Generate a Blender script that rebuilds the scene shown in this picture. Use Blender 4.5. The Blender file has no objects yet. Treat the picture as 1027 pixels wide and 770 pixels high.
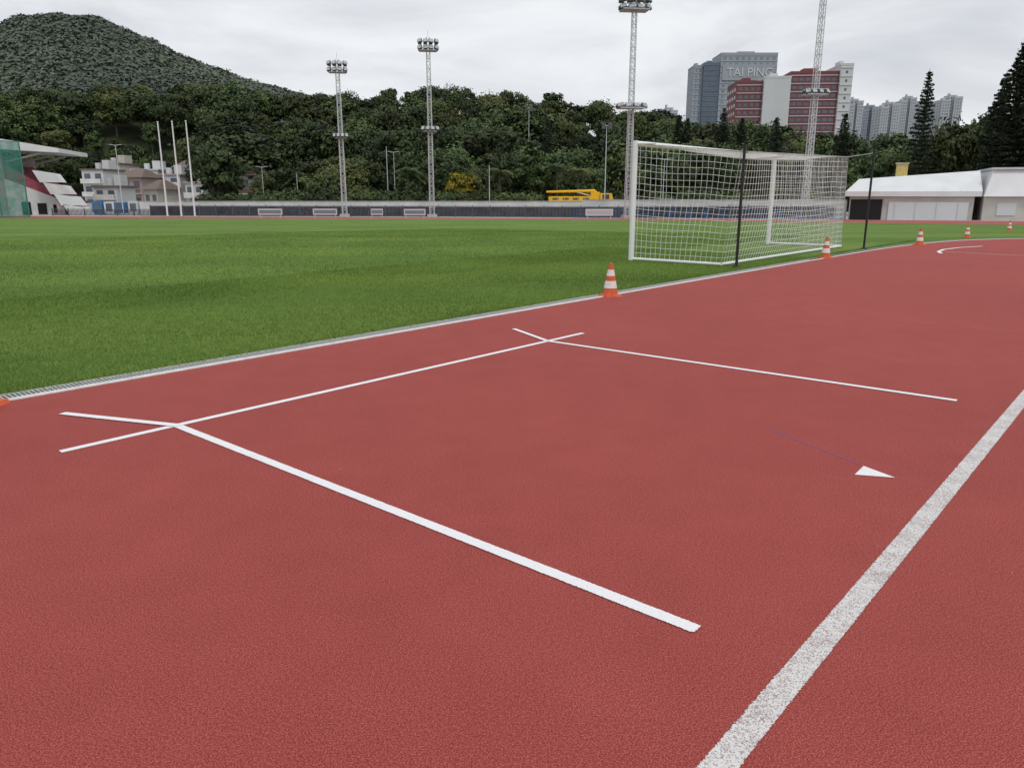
import bpy, bmesh, math, random
import numpy as np
from mathutils import Vector, Matrix, noise as mnoise
random.seed(7)
sc = bpy.context.scene
COL = sc.collection

# ------------------------------------------------------------------ terrain
EYE = 1.4
TY = [24.0, 30.0, 100.0]
TZ = [0.0, -0.09, -1.6]
def T(y):
    return float(np.interp(y, TY, TZ))
def sx(u, v, Y):      # lateral position of a bearing at distance Y
    return (u-513.5)*Y/(783.4-.2425*(v-195))
def sz(v, Y):         # height of an elevation angle at distance Y
    w = v-195
    return EYE-.9701*w*Y/(783.4-.2425*w)

# ------------------------------------------------------------------ materials
def newmat(name):
    m = bpy.data.materials.new(name); m.use_nodes = True
    nt = m.node_tree
    b = nt.nodes['Principled BSDF']
    return m, nt, b
def plain(name, col, rough=.6, metal=0, var=.12, scale=3.0, bump=0.0, spec=.3):
    m, nt, b = newmat(name)
    tc = nt.nodes.new('ShaderNodeTexCoord')
    n = nt.nodes.new('ShaderNodeTexNoise'); n.inputs['Scale'].default_value = scale; n.inputs['Detail'].default_value = 6
    nt.links.new(tc.outputs['Object'], n.inputs['Vector'])
    r = nt.nodes.new('ShaderNodeValToRGB')
    r.color_ramp.elements[0].position = .3; r.color_ramp.elements[1].position = .7
    r.color_ramp.elements[0].color = tuple(c*(1-var) for c in col)+(1,)
    r.color_ramp.elements[1].color = tuple(min(1, c*(1+var)) for c in col)+(1,)
    nt.links.new(n.outputs['Fac'], r.inputs['Fac'])
    nt.links.new(r.outputs['Color'], b.inputs['Base Color'])
    b.inputs['Roughness'].default_value = rough
    b.inputs['Metallic'].default_value = metal
    b.inputs['Specular IOR Level'].default_value = spec
    if bump:
        bp = nt.nodes.new('ShaderNodeBump'); bp.inputs['Strength'].default_value = bump
        bp.inputs['Distance'].default_value = .02
        nt.links.new(n.outputs['Fac'], bp.inputs['Height']); nt.links.new(bp.outputs['Normal'], b.inputs['Normal'])
    return m

def mixcol(nt, fac, a, b, blend='MIX'):
    n = nt.nodes.new('ShaderNodeMix'); n.data_type = 'RGBA'; n.blend_type = blend
    for sock, val in ((n.inputs[0], fac), (n.inputs[6], a), (n.inputs[7], b)):
        if isinstance(val, bpy.types.NodeSocket): nt.links.new(val, sock)
        elif isinstance(val, (int, float)): sock.default_value = val
        else: sock.default_value = tuple(val)+(1,)
    return n.outputs[2]
def noise_node(nt, vec, scale, detail=2, rough=.5, dist=0):
    n = nt.nodes.new('ShaderNodeTexNoise'); n.inputs['Scale'].default_value = scale
    n.inputs['Detail'].default_value = detail; n.inputs['Roughness'].default_value = rough
    n.inputs['Distortion'].default_value = dist
    nt.links.new(vec, n.inputs['Vector']); return n.outputs['Fac']
def ramp(nt, fac, stops):
    r = nt.nodes.new('ShaderNodeValToRGB'); cr = r.color_ramp
    cr.elements[0].position = stops[0][0]; cr.elements[0].color = tuple(stops[0][1])+(1,)
    cr.elements[1].position = stops[-1][0]; cr.elements[1].color = tuple(stops[-1][1])+(1,)
    for p, c in stops[1:-1]:
        e = cr.elements.new(p); e.color = tuple(c)+(1,)
    nt.links.new(fac, r.inputs['Fac']); return r.outputs['Color']
def math_node(nt, op, a, b=None):
    n = nt.nodes.new('ShaderNodeMath'); n.operation = op
    for s, v in ((n.inputs[0], a), (n.inputs[1], b)):
        if v is None: continue
        if isinstance(v, bpy.types.NodeSocket): nt.links.new(v, s)
        else: s.default_value = v
    return n.outputs[0]

def mat_track():
    m, nt, b = newmat('red_rubber_track')
    tc = nt.nodes.new('ShaderNodeTexCoord').outputs['Object']
    fine = noise_node(nt, tc, 210, 2, .65)
    mid = noise_node(nt, tc, 80, 4, .75)
    big = noise_node(nt, tc, .35, 4, .55)
    big2 = noise_node(nt, tc, 3.0, 5, .6)
    c1 = ramp(nt, fine, [(.36, (.13, .019, .016)), (.5, (.305, .050, .042)), (.63, (.60, .175, .15))])
    c2 = ramp(nt, mid, [(.36, (.21, .031, .026)), (.5, (.305, .050, .042)), (.64, (.41, .095, .080))])
    c = mixcol(nt, .42, c1, c2)
    c3 = ramp(nt, big, [(.3, (.94, .91, .91)), (.7, (1.05, 1.05, 1.05))])
    c = mixcol(nt, 1.0, c, c3, 'MULTIPLY')
    c4 = ramp(nt, big2, [(.3, (.95, .93, .93)), (.7, (1.05, 1.06, 1.06))])
    c = mixcol(nt, 1.0, c, c4, 'MULTIPLY')
    vo = nt.nodes.new('ShaderNodeTexVoronoi'); vo.inputs['Scale'].default_value = 6; nt.links.new(tc, vo.inputs['Vector'])
    fl = ramp(nt, vo.outputs['Distance'], [(.010, (1, 1, 1)), (.022, (0, 0, 0))])
    c = mixcol(nt, fl, c, (.55, .40, .36))
    nt.links.new(c, b.inputs['Base Color'])
    b.inputs['Roughness'].default_value = .8; b.inputs['Specular IOR Level'].default_value = .22
    bp = nt.nodes.new('ShaderNodeBump'); bp.inputs['Strength'].default_value = .7; bp.inputs['Distance'].default_value = .005
    nt.links.new(math_node(nt, 'ADD', fine, mid), bp.inputs['Height']); nt.links.new(bp.outputs['Normal'], b.inputs['Normal'])
    return m
def mat_line(name, col, wear, under):
    """paint on granular rubber: coverage attribute feathers the spray edge"""
    m, nt, b = newmat(name)
    tc = nt.nodes.new('ShaderNodeTexCoord').outputs['Object']
    fine = noise_node(nt, tc, 200, 2, .65)
    big = noise_node(nt, tc, 9, 3, .6)
    f = math_node(nt, 'ADD', fine, math_node(nt, 'MULTIPLY', big, .25))
    c = ramp(nt, f, [(wear-.05, under), (wear+.06, col), (1, tuple(min(.85, x*1.08) for x in col))])
    nt.links.new(c, b.inputs['Base Color']); b.inputs['Roughness'].default_value = .75
    bp = nt.nodes.new('ShaderNodeBump'); bp.inputs['Strength'].default_value = .6; bp.inputs['Distance'].default_value = .004
    nt.links.new(fine, bp.inputs['Height']); nt.links.new(bp.outputs['Normal'], b.inputs['Normal'])
    at = nt.nodes.new('ShaderNodeAttribute'); at.attribute_name = 'cov'
    g = math_node(nt, 'ADD', at.outputs['Fac'], math_node(nt, 'MULTIPLY', math_node(nt, 'SUBTRACT', fine, .5), 2.2))
    g = ramp(nt, g, [(.42, (0, 0, 0)), (.58, (1, 1, 1))])
    tr = nt.nodes.new('ShaderNodeBsdfTransparent'); mx = nt.nodes.new('ShaderNodeMixShader')
    nt.links.new(g, mx.inputs[0]); nt.links.new(tr.outputs[0], mx.inputs[1]); nt.links.new(b.outputs[0], mx.inputs[2])
    nt.links.new(mx.outputs[0], nt.nodes['Material Output'].inputs['Surface'])
    return m
def mat_grass():
    m, nt, b = newmat('turf')
    tc = nt.nodes.new('ShaderNodeTexCoord').outputs['Object']
    fine = noise_node(nt, tc, 60, 4, .75)
    mid = noise_node(nt, tc, 5, 6, .75)
    big = noise_node(nt, tc, .16, 5, .6, .6)
    c = ramp(nt, fine, [(.32, (.058, .105, .017)), (.5, (.115, .205, .034)), (.68, (.22, .325, .068))])
    c2 = ramp(nt, mid, [(.3, (.70, .74, .70)), (.7, (1.25, 1.22, 1.2))])
    c = mixcol(nt, 1, c, c2, 'MULTIPLY')
    c3 = ramp(nt, big, [(.32, (.76, .84, .76)), (.5, (1, 1, 1)), (.68, (1.26, 1.14, 1.05))])
    c = mixcol(nt, 1, c, c3, 'MULTIPLY')
    mp = nt.nodes.new('ShaderNodeMapping'); mp.inputs['Rotation'].default_value = (0, 0, math.radians(-8)); nt.links.new(tc, mp.inputs['Vector'])
    wv = nt.nodes.new('ShaderNodeTexWave'); wv.wave_type = 'BANDS'; wv.bands_direction = 'Y'; wv.inputs['Scale'].default_value = .055
    wv.inputs['Distortion'].default_value = .6; wv.inputs['Detail'].default_value = 1; nt.links.new(mp.outputs[0], wv.inputs['Vector'])
    c4 = ramp(nt, wv.outputs['Fac'], [(.35, (.87, .92, .90)), (.65, (1.12, 1.07, 1.05))])
    c = mixcol(nt, 1, c, c4, 'MULTIPLY')
    nt.links.new(c, b.inputs['Base Color']); b.inputs['Roughness'].default_value = .8
    b.inputs['Specular IOR Level'].default_value = .15
    bp = nt.nodes.new('ShaderNodeBump'); bp.inputs['Strength'].default_value = .8; bp.inputs['Distance'].default_value = .03
    nt.links.new(fine, bp.inputs['Height']); nt.links.new(bp.outputs['Normal'], b.inputs['Normal'])
    return m
def mat_leaf(name, dark, light, huevar=.25, warm=(.16, .15, .03), transl=.25, vr=(.7, 1.3)):
    m, nt, b = newmat(name)
    at = nt.nodes.new('ShaderNodeAttribute'); at.attribute_name = 'tint'
    c = ramp(nt, at.outputs['Fac'], [(0, dark), (1, light)])
    oi = nt.nodes.new('ShaderNodeObjectInfo')
    pw = math_node(nt, 'POWER', oi.outputs['Random'], 3)
    c = mixcol(nt, math_node(nt, 'MULTIPLY', pw, huevar), c, warm)
    hsv = nt.nodes.new('ShaderNodeHueSaturation')
    fr = math_node(nt, 'FRACT', math_node(nt, 'MULTIPLY', oi.outputs['Random'], 7.31))
    mr2 = nt.nodes.new('ShaderNodeMapRange'); mr2.inputs[3].default_value = vr[0]; mr2.inputs[4].default_value = vr[1]
    nt.links.new(fr, mr2.inputs[0])
    nt.links.new(mr2.outputs[0], hsv.inputs['Value']); nt.links.new(c, hsv.inputs['Color'])
    nt.links.new(hsv.outputs[0], b.inputs['Base Color'])
    b.inputs['Roughness'].default_value = .6; b.inputs['Specular IOR Level'].default_value = .2
    if transl:
        tr = nt.nodes.new('ShaderNodeBsdfTranslucent'); nt.links.new(hsv.outputs[0], tr.inputs['Color'])
        mx = nt.nodes.new('ShaderNodeMixShader'); mx.inputs[0].default_value = transl
        out = nt.nodes['Material Output']
        nt.links.new(b.outputs[0], mx.inputs[1]); nt.links.new(tr.outputs[0], mx.inputs[2]); nt.links.new(mx.outputs[0], out.inputs['Surface'])
    return m

M_track = mat_track()
M_white = mat_line('fresh_line_paint', (.77, .77, .79), .47, (.58, .45, .45))
M_lane = mat_line('worn_line_paint', (.65, .64, .63), .580, (.32, .24, .23))
M_grass = mat_grass()
M_blade = mat_leaf('grass_blades', (.082, .140, .020), (.27, .395, .082), 0, transl=.3, vr=(1, 1))
M_leaf = mat_leaf('broadleaf_foliage', (.015, .028, .012), (.074, .112, .036), .5, (.12, .115, .035), 0, (.55, 1.5))
M_leafy = mat_leaf('yellow_flowering_foliage', (.09, .10, .02), (.42, .33, .03), .1, transl=0)
M_pine = mat_leaf('conifer_foliage', (.014, .024, .015), (.044, .064, .034), .05, transl=0)
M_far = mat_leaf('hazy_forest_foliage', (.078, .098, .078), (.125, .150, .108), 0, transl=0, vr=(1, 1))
M_bark = plain('bark', (.10, .085, .07), .9, var=.3, scale=5)
M_wpaint = plain('white_paint_metal', (.76, .77, .78), .35, var=.04, spec=.5)
M_net = plain('net_cord', (.78, .78, .78), .7, var=.05)
M_black = plain('black_pole', (.02, .02, .022), .45)
M_orange = plain('cone_orange', (.56, .110, .040), .5, var=.18, scale=20)
M_conew = plain('cone_white', (.70, .68, .65), .5, var=.14, scale=25)
M_conc = plain('concrete', (.42, .41, .39), .85, var=.15, scale=2, bump=.2)
M_kerb = plain('pale_edging', (.62, .62, .61), .7, var=.15, scale=14)
M_alu = plain('drain_metal', (.45, .45, .44), .5, metal=.3, var=.15, scale=30)
M_dark = plain('dark_void', (.015, .015, .015), .9)
M_galv = plain('galvanised_steel', (.56, .58, .60), .5, metal=.2, var=.08)
M_lamp = plain('lamp_glass', (.40, .43, .46), .2, spec=.6)
M_lampbody = plain('lamp_housing', (.10, .105, .11), .5)
M_wall = plain('whitewashed_wall', (.62, .62, .61), .85, var=.12, scale=.8)
M_fence = plain('dark_fence_panel', (.040, .042, .054), .7, var=.4, scale=1.2)
M_fpost = plain('fence_rail', (.11, .12, .14), .6)
M_blue = plain('blue_paint', (.05, .18, .38), .5)
M_yellow = plain('yellow_vehicle_paint', (.78, .45, .02), .4, var=.06)
M_glass = plain('dark_glass', (.04, .05, .06), .15, spec=.6)
M_tyre = plain('tyre', (.02, .02, .02), .8)
M_seat = plain('maroon_seats', (.28, .07, .09), .7, var=.2, scale=3)
M_redwall = plain('maroon_tile_wall', (.20, .062, .068), .7, var=.08, scale=.1)
M_white_wall = plain('white_tile_wall', (.56, .57, .58), .7, var=.06, scale=.08)
M_grey_wall = plain('grey_tower_wall', (.31, .34, .38), .7, var=.06, scale=.05)
M_pale = plain('pale_tower_wall', (.44, .46, .49), .8, var=.05, scale=.03)
M_bluewall = plain('bluish_glass_wall', (.12, .16, .22), .3, var=.12, scale=.08)
M_win = plain('window_haze', (.12, .13, .16), .25, var=.2, scale=.5)
M_winp = plain('window_far', (.20, .23, .27), .4, var=.2, scale=.2)
M_cream = plain('cream_wall', (.48, .46, .42), .8, var=.1, scale=.8)
M_roofw = plain('white_sheet_roof', (.66, .68, .69), .5, var=.06, scale=.6)
M_brick = plain('brown_roof', (.17, .125, .105), .8)
M_pink = plain('pinkish_wall', (.38, .30, .28), .8)

# ------------------------------------------------------------------ builders
class MB:
    def __init__(s): s.v = []; s.f = []; s.m = []; s.mats = []
    def mi(s, mat):
        if mat not in s.mats: s.mats.append(mat)
        return s.mats.index(mat)
    def face(s, pts, mat):
        n = len(s.v); s.v += [tuple(p) for p in pts]; s.f.append(list(range(n, n+len(pts)))); s.m.append(s.mi(mat))
    def hexa(s, p, mat):     # 8 pts: bottom 4, top 4
        n = len(s.v); s.v += [tuple(q) for q in p]; k = s.mi(mat)
        for f in ((0, 3, 2, 1), (4, 5, 6, 7), (0, 1, 5, 4), (1, 2, 6, 5), (2, 3, 7, 6), (3, 0, 4, 7)):
            s.f.append([n+i for i in f]); s.m.append(k)
    def box(s, c, d, mat, rz=0, M=None):
        x, y, z = d[0]/2, d[1]/2, d[2]/2
        P = [(-x, -y, -z), (x, -y, -z), (x, y, -z), (-x, y, -z), (-x, -y, z), (x, -y, z), (x, y, z), (-x, y, z)]
        R = M if M else Matrix.Rotation(rz, 3, 'Z')
        s.hexa([R @ Vector(p)+Vector(c) for p in P], mat)
    def tube(s, a, b, r0, r1=None, mat=None, n=8, caps=True):
        if r1 is None: r1 = r0
        a = Vector(a); b = Vector(b); d = (b-a).normalized()
        t = Vector((0, 0, 1)) if abs(d.z) < .9 else Vector((1, 0, 0))
        e = d.cross(t).normalized(); g = d.cross(e)
        k = s.mi(mat); n0 = len(s.v)
        for i in range(n):
            an = 2*math.pi*i/n; o = e*math.cos(an)+g*math.sin(an)
            s.v.append(tuple(a+o*r0)); s.v.append(tuple(b+o*r1))
        for i in range(n):
            j = (i+1) % n
            s.f.append([n0+2*i, n0+2*i+1, n0+2*j+1, n0+2*j]); s.m.append(k)
        if caps:
            s.f.append([n0+2*i for i in range(n)]); s.m.append(k)
            s.f.append([n0+2*i+1 for i in range(n)][::-1]); s.m.append(k)
    def build(s, name, parent=None, smooth=False, loc=None, rz=0):
        me = bpy.data.meshes.new(name); me.from_pydata(s.v, [], s.f)
        for m in s.mats: me.materials.append(m)
        me.polygons.foreach_set('material_index', s.m)
        if smooth: me.polygons.foreach_set('use_smooth', [True]*len(s.f))
        me.update()
        bm = bmesh.new(); bm.from_mesh(me); bmesh.ops.recalc_face_normals(bm, faces=bm.faces); bm.to_mesh(me); bm.free()
        at = me.attributes.new('cov', 'FLOAT', 'FACE'); at.data.foreach_set('value', [2.0]*len(me.polygons))
        o = bpy.data.objects.new(name, me); COL.objects.link(o)
        if loc is not None: o.location = loc
        o.rotation_euler[2] = rz
        if parent: o.parent = parent
        return o
def empty(name, loc=(0, 0, 0), rz=0):
    o = bpy.data.objects.new(name, None); COL.objects.link(o); o.location = loc; o.rotation_euler[2] = rz
    o.empty_display_size = .2; return o

def sheet(name, poly, off, mat, ygrid=TY):
    bm = bmesh.new()
    vs = [bm.verts.new((x, y, 0)) for x, y in poly]
    f = bm.faces.new(vs)
    bmesh.ops.triangulate(bm, faces=[f])
    for y in ygrid:
        bmesh.ops.bisect_plane(bm, geom=bm.verts[:]+bm.edges[:]+bm.faces[:], plane_co=(0, y, 0), plane_no=(0, 1, 0))
    for v in bm.verts: v.co.z = T(v.co.y)+off
    bmesh.ops.recalc_face_normals(bm, faces=bm.faces)
    if sum(f.normal.z for f in bm.faces) < 0: bmesh.ops.reverse_faces(bm, faces=bm.faces)
    me = bpy.data.meshes.new(name); bm.to_mesh(me); bm.free(); me.materials.append(mat)
    o = bpy.data.objects.new(name, me); COL.objects.link(o); return o

def strip(name, p0, p1, w, mat, z=.002, jit=.0008, step=.05, parent=None, fe=.006):
    """painted line: feathered coverage across the width, lying on the surface"""
    p0 = Vector(p0); p1 = Vector(p1); L = (p1-p0).length; d = (p1-p0)/L; n = Vector((-d.y, d.x))
    N = max(4, int(L/step)); vs = []; fs = []; cov = []
    offs = [-w/2-fe, -w/2+fe, w/2-fe, w/2+fe]
    ts = [0, min(.4, .012/L)]+[i/N for i in range(1, N)]+[max(.6, 1-.012/L), 1]
    for t in ts:
        p = p0+d*L*t; endc = 0 if t in (0, 1) else 1
        for k, o in enumerate(offs):
            q = p+n*(o+random.uniform(-jit, jit)); vs.append((q.x, q.y, T(q.y)+z)); cov.append((2.0 if k in (1, 2) else 0.0)*endc-0.3*(k in (0, 3)))
    for i in range(len(ts)-1):
        for k in range(3): fs.append((4*i+k, 4*i+k+1, 4*i+k+5, 4*i+k+4))
    me = bpy.data.meshes.new(name); me.from_pydata(vs, [], fs); me.materials.append(mat)
    at = me.attributes.new('cov', 'FLOAT', 'POINT'); at.data.foreach_set('value', cov)
    o = bpy.data.objects.new(name, me); COL.objects.link(o)
    if parent: o.parent = parent
    return o

# ------------------------------------------------------------------ ground, field, track
e = Vector((.655, .7556)); e.normalize(); nrm = Vector((e.y, -e.x))   # nrm points to the track side
E0 = Vector((-3.58, 5.11))
edge = [E0-e*30, Vector((7.25, 17.6)), Vector((11.2, 21.9)), Vector((14.3, 24.4)), Vector((17.5, 25.8)), Vector((22, 26.4)), Vector((60, 26.6))]
for _ in range(2):
    q = [edge[0]]
    for i in range(len(edge)-1):
        a, b = edge[i], edge[i+1]
        if i > 0: q.append(a*.75+b*.25)
        if i < len(edge)-2: q.append(a*.25+b*.75)
    q.append(edge[-1]); edge = q
inner = [(60, 27), (50, 30), (42, 38), (33, 50), (24, 64), (12.4, 77), (-10, 88), (-66, 100), (-160, 112)]
outer = [(85, 40), (66, 52), (46, 70), (34, 82), (16, 97), (-10, 103), (-72, 110), (-165, 122)]
sheet('ground', [(-2500, -800), (2500, -800), (2500, 2500), (-2500, 2500)], -.05, plain('earth_and_scrub', (.10, .12, .06), .9, var=.35, scale=.05))
sheet('grass_field', [(p.x, p.y) for p in edge]+inner+[(-160, -40), (edge[0].x, -40)][::1], -.004, M_grass)
sheet('running_track', [(p.x, p.y) for p in edge]+[(60, -30), (-28, -30)], 0, M_track)
sheet('far_running_track', inner+outer[::-1], 0.006, M_track)
sheet('pavement', outer[:]+[(-165, 160), (85, 160)], -.01, M_conc)
for k in (0.06, .35, .65, .97):
    mb = MB()
    pts = []
    for i in range(7):
        a = Vector(inner[min(len(inner)-1, i+1)]); b = Vector(outer[i])
        pts.append(a*(1-k)+b*k)
    for i in range(6):
        a, b = pts[i], pts[i+1]; d = (b-a).normalized(); n = Vector((-d.y, d.x))*.05
        nn = 6
        for j in range(nn):
            p, q = a.lerp(b, j/nn), a.lerp(b, (j+1)/nn)
            mb.face([(p.x+n.x, p.y+n.y, T(p.y)+.014), (q.x+n.x, q.y+n.y, T(q.y)+.014), (q.x-n.x, q.y-n.y, T(q.y)+.014), (p.x-n.x, p.y-n.y, T(p.y)+.014)], M_white)
    mb.build('far_lane_line')

# drain + edging
def offset_poly(pts, d):
    out = []
    for i, p in enumerate(pts):
        a = pts[max(0, i-1)]; b = pts[min(len(pts)-1, i+1)]
        t = (b-a).normalized(); out.append(p+Vector((t.y, -t.x))*d)
    return out
def ribbon(mb, pts, d0, d1, z0, z1, mat):
    A = offset_poly(pts, d0); B = offset_poly(pts, d1)
    for i in range(len(pts)-1):
        P = [(A[i].x, A[i].y), (A[i+1].x, A[i+1].y), (B[i+1].x, B[i+1].y), (B[i].x, B[i].y)]
        mb.hexa([(x, y, T(y)+z0) for x, y in P]+[(x, y, T(y)+z1) for x, y in P], mat)
mb = MB()
ribbon(mb, edge, -.012, .050, -.02, .008, M_kerb)
ribbon(mb, edge, -.155, -.135, -.02, .010, M_alu)
ribbon(mb, edge, -.135, -.012, -.02, -.001, M_dark)
s0 = E0-e*3
for i in range(1500):
    c = s0+e*(i*.03)
    if i*.03 > 18.5: break
    c = c-nrm*.0735
    mb.box((c.x, c.y, .004), (.014, .12, .008), M_alu, rz=math.atan2(e.y, e.x))
mb.build('slot_drain')

# markings
strip('touch_line', (-2.537, 4.03), (.742, 7.78), .05, M_white, .002)
c1 = (-2.087, 4.52); c2 = (.339, 7.34)
strip('cross_line', c1, (.616, 2.237), .052, M_white, .004)
strip('cross_line', (-2.962, 4.79), (-2.07, 4.515), .05, M_white, .006)
strip('cross_line', c2, (3.113, 5.11), .05, M_white, .004)
strip('cross_line', (.016, 8.02), (.345, 7.33), .045, M_white, .006)
strip('lane_line', (.516-3.117, 1.616-3.575), (3.633+3.117*1.2, 5.19+3.575*1.2), .075, M_lane, .002, .001, .03, fe=.008)
M_chalk = mat_line('blue_chalk', (.17, .06, .17), .56, (.27, .050, .06))
strip('chalk_line', (1.575, 4.46), (1.86, 3.82), .010, M_chalk, .001, .001, fe=.004)
mb = MB(); mb.face([(1.764, 3.672, .002), (1.952, 3.628, .002), (1.868, 3.80, .002)], M_white); mb.build('arrow_marking')
arc = [Vector(p) for p in [(10.5, 18.75), (10.75, 19.35), (11.3, 20.1), (12.1, 20.8), (13.1, 21.4)]]
mb = MB()
A_ = offset_poly(arc, -.04); B_ = offset_poly(arc, .04)
for i in range(4):
    mb.face([(A_[i].x, A_[i].y, .002), (A_[i+1].x, A_[i+1].y, .002), (B_[i+1].x, B_[i+1].y, .002), (B_[i].x, B_[i].y, .002)], M_white)
mb.build('curved_marking')
strip('cross_line', (10.8, 19.3), (14.5, 15.6), .05, M_lane, .004)

# ------------------------------------------------------------------ grass blades
def fast_mesh(name, V, nv, tint, mats, mi=None):
    N = len(V)//nv
    me = bpy.data.meshes.new(name)
    me.vertices.add(N*nv); me.vertices.foreach_set('co', V.astype(np.float32).ravel())
    me.loops.add(N*nv); me.loops.foreach_set('vertex_index', np.arange(N*nv, dtype=np.int32))
    me.polygons.add(N); me.polygons.foreach_set('loop_start', np.arange(0, N*nv, nv, dtype=np.int32))
    for m in mats: me.materials.append(m)
    if mi is not None: me.polygons.foreach_set('material_index', mi.astype(np.int32))
    at = me.attributes.new('tint', 'FLOAT', 'FACE'); at.data.foreach_set('value', tint.astype(np.float32))
    me.update(calc_edges=True); return me
rng = np.random.default_rng(3)
def blades(n, smin, smax, dmin, dmax, h, w):
    s = rng.uniform(smin, smax, n); d = dmin+(dmax-dmin)*rng.random(n)**1.15
    x = E0.x+e.x*s-nrm.x*d; y = E0.y+e.y*s-nrm.y*d
    keep = (y > 4.2) & (np.abs(x) < y*.74+1)
    x, y, d = x[keep], y[keep], d[keep]; n = len(x)
    a = rng.uniform(0, 2*np.pi, n); hh = h*rng.uniform(.5, 1.25, n); ww = w*rng.uniform(.6, 1.2, n)
    lx = rng.normal(0, .6, n)*hh; ly = rng.normal(0, .6, n)*hh
    z0 = np.interp(y, TY, TZ)-.006
    V = np.zeros((n, 3, 3))
    V[:, 0] = np.stack([x-np.cos(a)*ww, y-np.sin(a)*ww, z0], 1)
    V[:, 1] = np.stack([x+np.cos(a)*ww, y+np.sin(a)*ww, z0], 1)
    V[:, 2] = np.stack([x+lx, y+ly, z0+hh], 1)
    pn = np.array([mnoise.noise(Vector((float(p)*.5, float(q)*.5, 0))) for p, q in zip(x, y)])
    t = np.clip(.45+.35*pn+rng.normal(0, .2, n), 0, 1)
    return V.reshape(-1, 3), t
Va, ta = blades(200000, -2, 16, .15, 6, .034, .0035)
Vb, tb = blades(150000, 0, 26, 4, 22, .034, .008)
Vc, tc_ = blades(9000, -2, 26, .12, .30, .045, .004)
me = fast_mesh('grass', np.concatenate([Va, Vb, Vc]), 3, np.concatenate([ta, tb, tc_]), [M_blade])
COL.objects.link(bpy.data.objects.new('grass', me))

# ------------------------------------------------------------------ goal
A = Vector((2.61, 16.78, 0)); d3 = Vector((.657, .7539, 0)); n3 = Vector((.7539, -.657, 0))
B = A+d3*7.32; Hh = Vector((0, 0, 2.44))
goal = empty('soccer_goal', A)
def L(p): return p-A
mb = MB()
mb.tube(L(A), L(A+Hh+Vector((0, 0, .06))), .06, mat=M_wpaint, n=14)
mb.tube(L(B), L(B+Hh+Vector((0, 0, .06))), .06, mat=M_wpaint, n=14)
mb.tube(L(A+Hh-d3*.0), L(B+Hh), .058, mat=M_wpaint, n=14)
Ab = A+n3*2.12; Bb = B+n3*2.05
up = Vector((0, 0, .035))
mb.tube(L(A+up), L(Ab+up), .03, mat=M_wpaint); mb.tube(L(B+up), L(Bb+up), .03, mat=M_wpaint)
mb.tube(L(Ab+up), L(Bb+up), .03, mat=M_wpaint)
for P in (A, B):
    mb.tube(L(P+Hh), L(P+Hh+n3*.5-Vector((0, 0, .02))), .02, .015, mat=M_wpaint)
mb.build('frame', goal, smooth=False)
cu = bpy.data.curves.new('net', 'CURVE'); cu.dimensions = '3D'; cu.bevel_depth = .0040; cu.bevel_resolution = 0
cu.materials.append(M_net)
def spl(pts, r=1):
    s = cu.splines.new('POLY'); s.points.add(len(pts)-1)
    for i, p in enumerate(pts): s.points[i].co = (p.x, p.y, p.z, 1); s.points[i].radius = r
def patch(P00, P10, P11, P01, sag, g=.125):
    nu = max(3, int(((P10-P00).length+(P11-P01).length)/2/g)); nv = max(3, int(((P01-P00).length+(P11-P10).length)/2/g))
    G = [[None]*(nv+1) for _ in range(nu+1)]
    for i in range(nu+1):
        for j in range(nv+1):
            a, b = i/nu, j/nv
            p = P00.lerp(P10, a).lerp(P01.lerp(P11, a), b)
            k = 16*a*(1-a)*b*(1-b)
            wob = Vector((mnoise.noise(p*1.0), mnoise.noise(p*1.0+Vector((9, 0, 0))), mnoise.noise(p*1.0+Vector((0, 9, 0)))))
            G[i][j] = p+sag*k+wob*.035*min(1, k*2)
    for i in range(nu+1): spl(G[i], 2 if i in (0, nu) else 1)
    for j in range(nv+1): spl([G[i][j] for i in range(nu+1)], 2 if j in (0, nv) else 1)
At, Bt = L(A+Hh), L(B+Hh)
Abt = L(A+n3*2.40-d3*.03+Vector((0, 0, 2.2))); Bbt = L(B+n3*2.0+Vector((0, 0, 2.36)))
A0, B0, Ab0, Bb0 = L(A+up), L(B+up), L(Ab+up), L(Bb+up)
patch(At, Bt, Bbt, Abt, Vector((0, 0, -.16)))
patch(Abt, Bbt, Bb0, Ab0, n3*.16)
patch(At, Abt, Ab0, A0, d3*.06)
patch(Bt, Bbt, Bb0, B0, d3*.08)
PA = Vector((4.44, 15.12, 0)); PB = Vector((9.25, 20.2, 0))
spl([Abt, L(PA+Vector((0, 0, 2.27)))], 1.5); spl([Bbt, L(PB+Vector((0, 0, 2.42)))], 1.5)
no = bpy.data.objects.new('net', cu); COL.objects.link(no); no.parent = goal
for P, h in ((PA, 2.30), (PB, 2.52)):
    mb = MB(); mb.tube((0, 0, 0), (0, 0, h), .028, mat=M_black, n=10); mb.tube((0, 0, 0), (0, 0, .04), .09, .07, mat=M_black, n=14)
    mb.tube((0, 0, h-.05), (0, 0, h+.02), .036, mat=M_black, n=10)
    mb.box((.04, 0, h-.12), (.06, .02, .02), M_black)
    mb.build('net_support_pole', loc=P)

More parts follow.
